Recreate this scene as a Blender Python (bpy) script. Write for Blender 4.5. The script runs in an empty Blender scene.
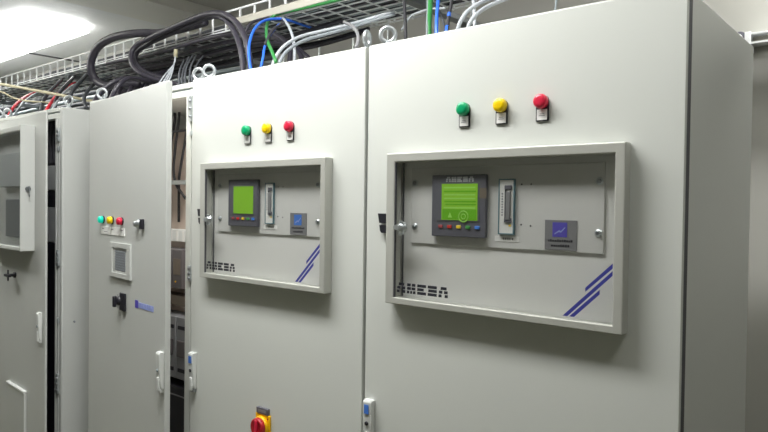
import bpy, bmesh, math, random
from mathutils import Vector, Matrix

random.seed(7)
SC = bpy.context.scene
COL = SC.collection
T = 2.1                      # height of the cabinet tops above the floor

# ---------------------------------------------------------------- camera
cd = bpy.data.cameras.new('camera')
cam = bpy.data.objects.new('camera', cd)
COL.objects.link(cam)
cd.sensor_width = 36.0
cd.lens = 30.701
cd.clip_start = 0.02
cam.matrix_world = Matrix.Translation(Vector((1.1570, -1.3113, 1.6797))) @ Matrix([[0.766742, -0.02149, 0.641595], [0.641824, 0.005473, -0.766833], [0.012967, 0.999754, 0.017989]]).to_4x4()
SC.camera = cam

# ---------------------------------------------------------------- world, light, exposure
SC.view_settings.view_transform = 'Standard'
SC.view_settings.look = 'None'
SC.view_settings.gamma = 1.0
SC.view_settings.use_curve_mapping = False
SC.view_settings.exposure = 0.2
w = bpy.data.worlds.new('world'); SC.world = w
w.use_nodes = True
w.node_tree.nodes['Background'].inputs[0].default_value = (0.6, 0.65, 0.62, 1)
w.node_tree.nodes['Background'].inputs[1].default_value = 0.05

def area_light(name, x, y, z, sx, sy, power, col=(1.0, 1.0, 0.95)):
    ld = bpy.data.lights.new(name, 'AREA'); ld.shape = 'RECTANGLE'
    ld.size = sx; ld.size_y = sy; ld.energy = power; ld.color = col
    o = bpy.data.objects.new(name, ld); COL.objects.link(o)
    o.location = (x, y, z)
    return o
# light leaving the fluorescent fixtures and the added fill fixtures (all face straight down)
area_light('aisle_tube_light', -0.42, -0.56, 2.965, 1.5, 0.28, 37, (1.0, 1.0, 0.98))
area_light('far_aisle_fill_down', -3.1, -0.65, 2.62, 1.2, 0.20, 5)  # downward fill of the added pendant
up = area_light('far_aisle_fill_up', -3.1, -0.65, 2.735, 1.2, 0.20, 24)      # added fill aimed up to brighten the ceiling and beam
up.rotation_euler = (math.pi, 0, 0)
area_light('rear_left_tube_light', -4.95, 0.83, 2.925, 2.4, 0.40, 4)
area_light('rear_wall_fill', 1.05, 1.38, 2.985, 0.5, 0.22, 10)  # unseen fill, added to brighten the rear wall at right
area_light('side_panel_fill', 1.38, -0.60, 2.985, 0.5, 0.24, 3.4)  # unseen fill, added to lift the near cabinet's side panel

# ---------------------------------------------------------------- materials
def mat(name, col, rough=0.5, metal=0.0, emit=None, es=0.0, noise=0.0, nscale=12.0, bump=0.0, bscale=300.0, spec=0.5):
    m = bpy.data.materials.new(name); m.use_nodes = True
    nt = m.node_tree; b = nt.nodes['Principled BSDF']
    b.inputs['Base Color'].default_value = (*col, 1)
    b.inputs['Roughness'].default_value = rough
    b.inputs['Metallic'].default_value = metal
    b.inputs['Specular IOR Level'].default_value = spec
    if emit:
        b.inputs['Emission Color'].default_value = (*emit, 1)
        b.inputs['Emission Strength'].default_value = es
    tc = nt.nodes.new('ShaderNodeTexCoord')
    if noise:
        n = nt.nodes.new('ShaderNodeTexNoise'); n.inputs['Scale'].default_value = nscale
        n.inputs['Detail'].default_value = 4
        r = nt.nodes.new('ShaderNodeMapRange')
        r.inputs['To Min'].default_value = 1 - noise; r.inputs['To Max'].default_value = 1 + noise
        mx = nt.nodes.new('ShaderNodeVectorMath'); mx.operation = 'SCALE'
        mx.inputs[0].default_value = col
        nt.links.new(tc.outputs['Object'], n.inputs['Vector'])
        nt.links.new(n.outputs['Fac'], r.inputs['Value'])
        nt.links.new(r.outputs[0], mx.inputs['Scale'])
        nt.links.new(mx.outputs[0], b.inputs['Base Color'])
    if bump:
        n2 = nt.nodes.new('ShaderNodeTexNoise'); n2.inputs['Scale'].default_value = bscale
        bp = nt.nodes.new('ShaderNodeBump'); bp.inputs['Strength'].default_value = bump
        bp.inputs['Distance'].default_value = 0.001
        nt.links.new(tc.outputs['Object'], n2.inputs['Vector'])
        nt.links.new(n2.outputs['Fac'], bp.inputs['Height'])
        nt.links.new(bp.outputs[0], b.inputs['Normal'])
    return m

def glass_mat(name, tint=(0.985, 0.988, 0.985), gloss=1.0):
    m = bpy.data.materials.new(name); m.use_nodes = True
    nt = m.node_tree
    for n in list(nt.nodes):
        if n.type == 'BSDF_PRINCIPLED': nt.nodes.remove(n)
    out = [n for n in nt.nodes if n.type == 'OUTPUT_MATERIAL'][0]
    t = nt.nodes.new('ShaderNodeBsdfTransparent'); t.inputs[0].default_value = (*tint, 1)
    g = nt.nodes.new('ShaderNodeBsdfGlossy'); g.inputs['Roughness'].default_value = 0.03
    f = nt.nodes.new('ShaderNodeLayerWeight'); f.inputs[0].default_value = 0.5
    pw = nt.nodes.new('ShaderNodeMath'); pw.operation = 'POWER'; pw.inputs[1].default_value = 4.0
    mu = nt.nodes.new('ShaderNodeMath'); mu.operation = 'MULTIPLY_ADD'; mu.inputs[1].default_value = 0.8 * gloss; mu.inputs[2].default_value = 0.04 * gloss
    mx = nt.nodes.new('ShaderNodeMixShader')
    nt.links.new(f.outputs['Facing'], pw.inputs[0]); nt.links.new(pw.outputs[0], mu.inputs[0]); nt.links.new(mu.outputs[0], mx.inputs[0])
    nt.links.new(t.outputs[0], mx.inputs[1]); nt.links.new(g.outputs[0], mx.inputs[2])
    nt.links.new(mx.outputs[0], out.inputs[0])
    return m

M = {}
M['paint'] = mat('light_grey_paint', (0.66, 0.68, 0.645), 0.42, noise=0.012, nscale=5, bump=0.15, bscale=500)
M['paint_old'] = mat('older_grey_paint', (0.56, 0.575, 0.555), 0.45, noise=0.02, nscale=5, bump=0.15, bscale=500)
M['paint_in'] = mat('inner_panel_paint', (0.80, 0.80, 0.78), 0.4, noise=0.015, nscale=6)
M['plate'] = mat('instrument_plate_paint', (0.66, 0.66, 0.645), 0.4, noise=0.015, nscale=6)
M['alu'] = mat('anodised_aluminium', (0.50, 0.505, 0.465), 0.40, 0.2, noise=0.02, nscale=30)
M['zinc'] = mat('zinc_plated_steel', (0.62, 0.66, 0.68), 0.3, 0.85, noise=0.08, nscale=60)
M['whitezinc'] = mat('bright_galvanised_wire', (0.86, 0.88, 0.89), 0.4, 0.0)
M['eye'] = mat('cast_zinc', (0.50, 0.53, 0.55), 0.35, 0.6)
M['steel'] = mat('bare_steel', (0.33, 0.35, 0.37), 0.3, 0.9)
M['rubber'] = mat('black_rubber', (0.025, 0.025, 0.03), 0.7)
M['gasket'] = mat('dark_grey_gasket', (0.07, 0.07, 0.08), 0.6)
M['black'] = mat('black_plastic', (0.018, 0.018, 0.025), 0.4)
M['hose'] = mat('black_cable_sheath', (0.035, 0.032, 0.045), 0.38, noise=0.1, nscale=40)
M['bezel'] = mat('dark_grey_bezel', (0.11, 0.11, 0.135), 0.4)
M['lcd'] = mat('green_backlit_lcd', (0.16, 0.32, 0.03), 0.25, emit=(0.25, 0.62, 0.02), es=0.24)
M['lcd_dark'] = mat('lcd_dark_rows', (0.08, 0.24, 0.01), 0.25, emit=(0.12, 0.42, 0.01), es=0.28)
M['lcd_pale'] = mat('lcd_pale_rows', (0.2, 0.4, 0.08), 0.25, emit=(0.28, 0.60, 0.06), es=0.26)
M['green'] = mat('green_lens', (0.0, 0.33, 0.13), 0.3)
M['teal'] = mat('lit_green_lens', (0.0, 0.55, 0.38), 0.3, emit=(0.0, 0.6, 0.4), es=0.35)
M['yellow'] = mat('yellow_lens', (0.85, 0.58, 0.0), 0.3)
M['red'] = mat('red_lens', (0.68, 0.02, 0.06), 0.3)
M['yplate'] = mat('yellow_plastic', (0.9, 0.50, 0.0), 0.4)
M['rknob'] = mat('red_plastic', (0.42, 0.012, 0.02), 0.35)
M['white'] = mat('white_plastic', (0.75, 0.77, 0.76), 0.4)
M['handle'] = mat('pale_grey_plastic', (0.68, 0.70, 0.68), 0.38)
M['label'] = mat('white_label', (0.85, 0.85, 0.83), 0.5)
M['ink'] = mat('black_ink', (0.02, 0.02, 0.03), 0.5)
M['greyink'] = mat('grey_ink', (0.25, 0.25, 0.27), 0.5)
M['silver'] = mat('silver_lettering', (0.50, 0.51, 0.54), 0.4)
M['navy'] = mat('navy_stripe', (0.045, 0.05, 0.30), 0.4)
M['blue'] = mat('blue_label', (0.06, 0.19, 0.62), 0.4)
M['violet'] = mat('violet_blue_print', (0.10, 0.08, 0.50), 0.4)
M['paleblue'] = mat('pale_blue_print', (0.30, 0.36, 0.72), 0.4)
M['tealedge'] = mat('slate_edge', (0.10, 0.20, 0.24), 0.5)
M['badge'] = mat('grey_badge', (0.22, 0.22, 0.23), 0.5)
M['btn_red'] = mat('red_key', (0.65, 0.03, 0.02), 0.4)
M['btn_dred'] = mat('dull_red_key', (0.35, 0.06, 0.07), 0.4)
M['btn_yel'] = mat('yellow_key', (0.85, 0.60, 0.03), 0.4)
M['btn_grn'] = mat('green_key', (0.05, 0.32, 0.06), 0.4)
M['btn_blu'] = mat('blue_key', (0.05, 0.22, 0.75), 0.4)
M['glass'] = glass_mat('window_glass')
M['glass_dim'] = glass_mat('tinted_glass', (0.92, 0.93, 0.93), 1.0)
M['beige'] = mat('beige_mounting_plate', (0.60, 0.50, 0.44), 0.6, noise=0.05)
M['brown'] = mat('brown_component', (0.16, 0.13, 0.10), 0.5)
M['racklight'] = mat('light_module_front', (0.62, 0.64, 0.65), 0.5)
M['modgrey'] = mat('dark_module', (0.13, 0.12, 0.125), 0.5)
M['rackgrey'] = mat('grey_module_front', (0.30, 0.31, 0.33), 0.5)
M['c_blue'] = mat('blue_cable', (0.03, 0.15, 0.75), 0.35)
M['c_green'] = mat('green_cable', (0.03, 0.22, 0.05), 0.4)
M['c_white'] = mat('white_cable', (0.45, 0.48, 0.52), 0.35)
M['c_grey'] = mat('grey_cable', (0.28, 0.33, 0.35), 0.4)
M['c_lgrey'] = mat('light_grey_cable', (0.28, 0.31, 0.34), 0.4)
M['c_dark'] = mat('dark_grey_cable', (0.05, 0.055, 0.065), 0.65)
M['c_red'] = mat('red_cable', (0.62, 0.02, 0.04), 0.4)
M['c_beige'] = mat('beige_cable', (0.46, 0.42, 0.28), 0.5)
M['c_pale'] = mat('pale_beige_duct', (0.48, 0.46, 0.40), 0.5)
M['diffuser'] = mat('lit_diffuser', (0.9, 0.9, 0.9), 0.5, emit=(1.0, 1.0, 0.97), es=9.0)
M['housing'] = mat('white_housing', (0.8, 0.8, 0.8), 0.4)
M['floor'] = mat('floor_vinyl', (0.15, 0.145, 0.095), 0.45, noise=0.06, nscale=3)
M['wall'] = mat('wall_paint', (0.19, 0.19, 0.17), 0.7, noise=0.03, nscale=2)
M['wall_rear'] = mat('rear_wall_paint', (0.46, 0.455, 0.42), 0.6, noise=0.03, nscale=2)
M['beam'] = mat('beam_paint', (0.80, 0.79, 0.73), 0.6, noise=0.02, nscale=2)
M['ceil_dark'] = mat('grey_ceiling', (0.60, 0.59, 0.55), 0.7, noise=0.04, nscale=3)
def ceiling_mat():
    m = mat('metal_ceiling_panels', (0.82, 0.83, 0.82), 0.5)
    nt = m.node_tree; b = nt.nodes['Principled BSDF']
    tc = nt.nodes.new('ShaderNodeTexCoord')
    wv = nt.nodes.new('ShaderNodeTexWave'); wv.bands_direction = 'X'; wv.wave_profile = 'SIN'
    wv.inputs['Scale'].default_value = 5.0
    r = nt.nodes.new('ShaderNodeMapRange'); r.inputs['From Min'].default_value = 0.0; r.inputs['From Max'].default_value = 0.08
    bp = nt.nodes.new('ShaderNodeBump'); bp.inputs['Strength'].default_value = 0.5; bp.inputs['Distance'].default_value = 0.01
    nt.links.new(tc.outputs['Object'], wv.inputs['Vector'])
    nt.links.new(wv.outputs['Fac'], r.inputs['Value'])
    nt.links.new(r.outputs[0], bp.inputs['Height'])
    nt.links.new(bp.outputs[0], b.inputs['Normal'])
    return m
M['ceiling'] = ceiling_mat()

# ---------------------------------------------------------------- mesh helpers
class MB:
    """collects shapes, each with a material, into ONE mesh object"""
    def __init__(s):
        s.bm = bmesh.new(); s.mats = []
    def mi(s, m):
        if m not in s.mats: s.mats.append(m)
        return s.mats.index(m)
    def _new(s, before, m, smooth=False):
        i = s.mi(m)
        for f in s.bm.faces:
            if f.index == -1 or f not in before:
                f.material_index = i; f.smooth = smooth
    def faces(s, vs, fs, m, smooth=False):
        V = [s.bm.verts.new(v) for v in vs]; i = s.mi(m); out = []
        for f in fs:
            F = s.bm.faces.new([V[k] for k in f]); F.material_index = i; F.smooth = smooth; out.append(F)
        return V, out
    def box(s, x0, x1, y0, y1, z0, z1, m, bevel=0.0, seg=2):
        vs = [(x, y, z) for z in (z0, z1) for y in (y0, y1) for x in (x0, x1)]
        fs = [(0, 2, 3, 1), (4, 5, 7, 6), (0, 1, 5, 4), (2, 6, 7, 3), (0, 4, 6, 2), (1, 3, 7, 5)]
        V, F = s.faces(vs, fs, m)
        if bevel > 0:
            es = list({e for f in F for e in f.edges})
            r = bmesh.ops.bevel(s.bm, geom=es, offset=bevel, segments=seg, profile=0.6, affect='EDGES', clamp_overlap=True)
            for f in r['faces']: f.material_index = s.mi(m); f.smooth = True
        return s
    def ringslab(s, o, h, y0, y1, m):
        """slab in x,z with a rectangular hole; o and h = (x0,x1,z0,z1)"""
        vs = []
        for y in (y0, y1):
            for (a, b, c, d) in (o, h):
                vs += [(a, y, c), (b, y, c), (b, y, d), (a, y, d)]
        fs = []
        for k in range(4):
            n = (k + 1) % 4
            fs.append((k, n, 4 + n, 4 + k)); fs.append((8 + k, 12 + k, 12 + n, 8 + n))
            fs.append((k, 8 + k, 8 + n, n)); fs.append((4 + k, 4 + n, 12 + n, 12 + k))
        s.faces(vs, fs, m); return s
    def prism(s, pts, y0, y1, m):
        """polygon given in x,z, thick along y"""
        n = len(pts)
        vs = [(x, y0, z) for x, z in pts] + [(x, y1, z) for x, z in pts]
        fs = [tuple(range(n)), tuple(range(2 * n - 1, n - 1, -1))]
        fs += [(k, n + k, n + (k + 1) % n, (k + 1) % n) for k in range(n)]
        s.faces(vs, fs, m); return s
    def lathe(s, prof, o, axis, m, n=24, smooth=True):
        """profile [(distance along axis, radius)] turned about axis through o"""
        o = Vector(o); a = Vector(axis).normalized()
        t = Vector((0, 0, 1)) if abs(a.z) < 0.9 else Vector((1, 0, 0))
        p = a.cross(t).normalized(); qv = a.cross(p)
        vs, fs = [], []
        for d, r in prof:
            for k in range(n):
                an = 2 * math.pi * k / n
                vs.append(o + a * d + (p * math.cos(an) + qv * math.sin(an)) * r)
        for j in range(len(prof) - 1):
            for k in range(n):
                k2 = (k + 1) % n
                fs.append((j * n + k, j * n + k2, (j + 1) * n + k2, (j + 1) * n + k))
        fs.append(tuple(range(n - 1, -1, -1)))
        L = (len(prof) - 1) * n
        fs.append(tuple(range(L, L + n)))
        s.faces(vs, fs, m, smooth); return s
    def torus(s, c, ax, R, r, m, n=28, k=10):
        c = Vector(c); a = Vector(ax).normalized()
        t = Vector((0, 0, 1)) if abs(a.z) < 0.9 else Vector((1, 0, 0))
        p = a.cross(t).normalized(); qv = a.cross(p)
        vs, fs = [], []
        for i in range(n):
            an = 2 * math.pi * i / n; d = p * math.cos(an) + qv * math.sin(an)
            for j in range(k):
                b = 2 * math.pi * j / k
                vs.append(c + d * (R + r * math.cos(b)) + a * (r * math.sin(b)))
        for i in range(n):
            for j in range(k):
                i2, j2 = (i + 1) % n, (j + 1) % k
                fs.append((i * k + j, i2 * k + j, i2 * k + j2, i * k + j2))
        s.faces(vs, fs, m, True); return s
    def tube(s, pts, r, m, n=8, smoothpath=True, sub=6, wav=0.0):
        P = [Vector(p) for p in pts]
        if smoothpath and len(P) > 2:
            Q = []
            E_ = [2 * P[0] - P[1]] + P + [2 * P[-1] - P[-2]]
            for i in range(1, len(E_) - 2):
                a, b, c, d = E_[i - 1:i + 3]
                for k in range(sub):
                    t = k / sub
                    Q.append(0.5 * ((2 * b) + (c - a) * t + (2 * a - 5 * b + 4 * c - d) * t * t + (3 * b - a - 3 * c + d) * t ** 3))
            Q.append(P[-1]); P = Q
        vs, fs = [], []
        prev = None
        for i, p in enumerate(P):
            tg = (P[min(i + 1, len(P) - 1)] - P[max(i - 1, 0)]).normalized()
            if prev is None:
                up = Vector((0, 0, 1)) if abs(tg.z) < 0.9 else Vector((1, 0, 0))
                nrm = tg.cross(up).normalized()
            else:
                nrm = (prev - tg * prev.dot(tg)).normalized()
            prev = nrm; bn = tg.cross(nrm)
            rr = r * (1 + wav * (i % 2))
            for k in range(n):
                an = 2 * math.pi * k / n
                vs.append(p + (nrm * math.cos(an) + bn * math.sin(an)) * rr)
        L = len(P)
        for i in range(L - 1):
            for k in range(n):
                k2 = (k + 1) % n
                fs.append((i * n + k, i * n + k2, (i + 1) * n + k2, (i + 1) * n + k))
        fs.append(tuple(range(n - 1, -1, -1))); fs.append(tuple(range((L - 1) * n, L * n)))
        s.faces(vs, fs, m, n > 4); return s
    def build(s, name, parent=None, loc=None, rz=0.0):
        bmesh.ops.recalc_face_normals(s.bm, faces=s.bm.faces)
        me = bpy.data.meshes.new(name); s.bm.to_mesh(me); s.bm.free()
        for m in s.mats: me.materials.append(m)
        o = bpy.data.objects.new(name, me); COL.objects.link(o)
        if parent is not None: o.parent = parent
        if loc is not None: o.location = loc
        o.rotation_euler = (0, 0, rz)
        return o

def tag(o, label, cat, group=None, kind=None):
    o['label'] = label; o['category'] = cat
    if group: o['group'] = group
    if kind: o['kind'] = kind
    return o
def thing(name, label, cat, loc=(0, 0, 0), rz=0.0, group=None):
    o = bpy.data.objects.new(name, None); COL.objects.link(o)
    o.empty_display_size = 0.1
    o.location = loc; o.rotation_euler = (0, 0, rz)
    return tag(o, label, cat, group)
ORD = ['first', 'second', 'third', 'fourth', 'fifth', 'sixth', 'seventh', 'eighth', 'ninth', 'tenth', 'eleventh', 'twelfth']
def struct(name, mb):
    o = mb.build(name); o['kind'] = 'structure'; return o

# ---------------------------------------------------------------- room shell
XL, XR, YF, YB = -7.2, 3.2, -3.0, 1.62
ZC = 3.0
struct('floor', MB().box(XL, XR, YF, YB, -0.1, 0.0, M['floor']))
mb = MB()
mb.box(XL, -3.26, YF, YB, ZC, ZC + 0.15, M['ceiling'])
mb.box(-2.8, XR, YF, YB, ZC + 0.06, ZC + 0.15, M['ceil_dark'])
struct('ceiling', mb)
struct('trim_1', MB().box(-3.25, -2.8, YF, YB, ZC - 0.015, ZC + 0.15, M['beam'], 0.004))       # ceiling beam
struct('trim_2', MB().box(-5.12, -5.08, YF, YB, ZC - 0.006, ZC + 0.002, M['gasket']))
struct('wall_back', MB().box(XL, XR, YB, YB + 0.1, 0, ZC + 0.15, M['wall_rear']))
struct('wall_front', MB().box(XL, XR, YF - 0.1, YF, 0, ZC + 0.15, M['wall']))
struct('wall_left', MB().box(XL - 0.1, XL, YF, YB, 0, ZC + 0.15, M['wall']))
struct('wall_right', MB().box(XR, XR + 0.1, YF, YB, 0, ZC + 0.15, M['wall']))

# ---------------------------------------------------------------- ceiling lights
def luminaire(x0, x1, y0, y1, ztop, label):
    t = thing('ceiling_light', label, 'light', ((x0 + x1) / 2, (y0 + y1) / 2, ztop))
    hx, hy = (x1 - x0) / 2, (y1 - y0) / 2
    MB().box(-hx + 0.03, hx - 0.03, -hy + 0.03, hy - 0.03, -0.014, 0.0, M['housing'], 0.003).build('housing', t)
    MB().box(-hx, hx, -hy, hy, -0.070, -0.014, M['diffuser'], 0.015, 4).build('diffuser', t)
luminaire(-6.3, -3.75, 0.60, 1.06, ZC + 0.01, 'long glowing fluorescent ceiling light above the row at far left')
luminaire(-1.2, 0.36, -0.71, -0.41, ZC + 0.06, 'fluorescent ceiling light over the aisle in front of the windowed cabinets')
luminaire(0.77, 1.33, 1.25, 1.51, ZC + 0.06, 'added unseen ceiling light brightening the wall behind the right end of the row')  # made-up fixture around the rear wall fill
luminaire(1.1, 1.66, -0.74, -0.46, ZC + 0.06, 'added unseen ceiling light brightening the right side of the near cabinet')  # made-up fixture around the side panel fill
luminaire(-3.8, -2.4, -0.80, -0.50, 2.71, 'added unseen pendant brightening the ceiling over the left part of the aisle')  # invented pendant that houses the ceiling fill
for x in (-3.6, -2.6):
    MB().lathe([(0, 0.003), (ZC - 2.71, 0.003)], (x + 3.1, 0, 0), (0, 0, 1), M['steel'], 8).build('hanger_wire', [o for o in bpy.data.objects if o.name.startswith('ceiling_light')][-1])

# ---------------------------------------------------------------- lettering
GLY = {  # three horizontal bands, each a list of (from, to) in letter widths
 'A': ([(0.22, 0.86)], [(0.04, 0.42), (0.58, 0.98)], [(0.0, 0.34), (0.66, 1.0)]),
 'M': ([(0.02, 0.44), (0.56, 0.98)], [(0.02, 0.47), (0.53, 0.98)], [(0.0, 0.30), (0.38, 0.62), (0.70, 1.0)]),
 'E': ([(0.0, 1.0)], [(0.0, 0.74)], [(0.0, 1.0)]),
 'S': ([(0.0, 1.0)], [(0.06, 1.0)], [(0.0, 1.0)]),
}
def banded_text(mb, txt, x0, x1, z0, z1, y0, y1, m, gapf=0.18):
    n = len(txt); wl = (x1 - x0) / (n + gapf * (n - 1)); h = (z1 - z0)
    for i, ch in enumerate(txt):
        ox = x0 + i * wl * (1 + gapf)
        for b, segs in enumerate(GLY[ch]):
            top = z1 - h * (b / 3.0) - h * 0.02; bot = top - h * 0.26
            for a, c in segs:
                mb.prism([(ox + a * wl, bot), (ox + c * wl, bot), (ox + c * wl, top), (ox + a * wl + 0.03 * wl, top)], y0, y1, m)

# ---------------------------------------------------------------- cabinet parts
def body(t, W, mpaint, y0=0.035, left_open=False):
    MB().box(0.012, 0.030, y0, 0.6, 0.1, T - 0.002, mpaint, 0.002).build('side_panel', t)
    MB().box(W - 0.026, W - 0.008, y0, 0.6, 0.1, T - 0.002, mpaint, 0.003).build('side_panel', t)
    MB().box(0.03, W - 0.026, 0.585, 0.6, 0.1, T - 0.002, mpaint).build('back_panel', t)
    MB().box(0.03, W - 0.026, y0, 0.585, T - 0.018, T - 0.002, mpaint).build('roof_panel', t)
    MB().box(0.03, W - 0.026, y0, 0.585, 0.1, 0.12, mpaint).build('floor_panel', t)
    MB().box(0.014, W - 0.01, 0.05, 0.59, 0.0, 0.1, M['bezel'], 0.003).build('plinth', t)

def eyebolt(t, x, y, ang):
    mb = MB()
    ax = (math.cos(ang), math.sin(ang), 0)
    mb.torus((x, y, T + 0.034), ax, 0.0195, 0.0058, M['eye'])
    mb.lathe([(0, 0.013), (0.004, 0.013), (0.009, 0.008), (0.018, 0.007)], (x, y, T - 0.002), (0, 0, 1), M['eye'], 14)
    mb.build('eyebolt', t)

def pilot_lamp(t, x, z, mlens, tall=True, loc=None, rz=0.0, holder=True):
    z += T
    mb = MB()
    mb.lathe([(0, 0.0150), (0.003, 0.0150), (0.006, 0.0135), (0.012, 0.0135)], (x, -0.0, z), (0, -1, 0), M['black'], 20)
    if holder:
        mb.box(x - 0.0150, x + 0.0150, -0.0035, 0.0, z - 0.042, z, M['black'], 0.001)
    p = mb.build('pilot_lamp', t, loc, rz)
    MB().lathe([(0.004, 0.0155), (0.012, 0.0160), (0.0165, 0.0152), (0.019, 0.0125), (0.020, 0.006)], (x, 0, z), (0, -1, 0), mlens, 24).build('lens', p)
    if holder:
        mb = MB().box(x - 0.0118, x + 0.0118, -0.0048, -0.003, z - 0.0395, z - 0.0165, M['label'])
        mb.box(x - 0.007, x + 0.007, -0.0051, -0.0047, z - 0.031, z - 0.0295, M['greyink'])
        mb.box(x - 0.005, x + 0.006, -0.0051, -0.0047, z - 0.027, z - 0.0258, M['greyink'])
        mb.build('label_plate', p)
    return p

def swing_handle(t, x, ztop, loc=None, rz=0.0, blue=True, mirror=1):
    z1 = ztop + T; z0 = z1 - 0.125
    mb = MB()
    prof = [(0.0, z0), (-0.010, z0), (-0.013, z0 + 0.012), (-0.017, z1 - 0.05), (-0.019, z1 - 0.006), (-0.014, z1), (0.0, z1)]
    n = len(prof)
    x0, x1 = x - 0.0145, x + 0.0145
    vs = [(x0, y, z) for y, z in prof] + [(x1, y, z) for y, z in prof]
    fs = [tuple(range(n)), tuple(range(2 * n - 1, n - 1, -1))] + [(k, n + k, n + (k + 1) % n, (k + 1) % n) for k in range(n)]
    V, F = mb.faces(vs, fs, M['handle'])
    es = list({e for f in F for e in f.edges})
    r = bmesh.ops.bevel(mb.bm, geom=es, offset=0.0018, segments=2, affect='EDGES')
    for f in r['faces']: f.smooth = True
    h = mb.build('handle', t, loc, rz)
    if blue:
        MB().prism([(x - 0.008, z1 - 0.036), (x + 0.007, z1 - 0.036), (x + 0.007, z1 - 0.012), (x - 0.008, z1 - 0.012)], -0.0200, -0.015, M['blue']).build('blue_label', h)['label'] = 'blue square label'
    MB().lathe([(0, 0.0055), (0.0055, 0.0055)], (x - 0.001, -0.0135, z1 - 0.062), (0, -1, 0), M['black'] if blue else M['c_grey'], 16).build('lock', h)
    MB().box(x - 0.007, x + 0.007, -0.018, -0.008, z0 - 0.006, z1 - 0.085, M['handle'], 0.003).build('lever', h)
    MB().box(x - 0.009, x + 0.011, -0.012, 0.0, z0 - 0.012, z0 + 0.004, M['steel'] if blue else M['handle'], 0.002).build('catch', h)
    return h

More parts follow.
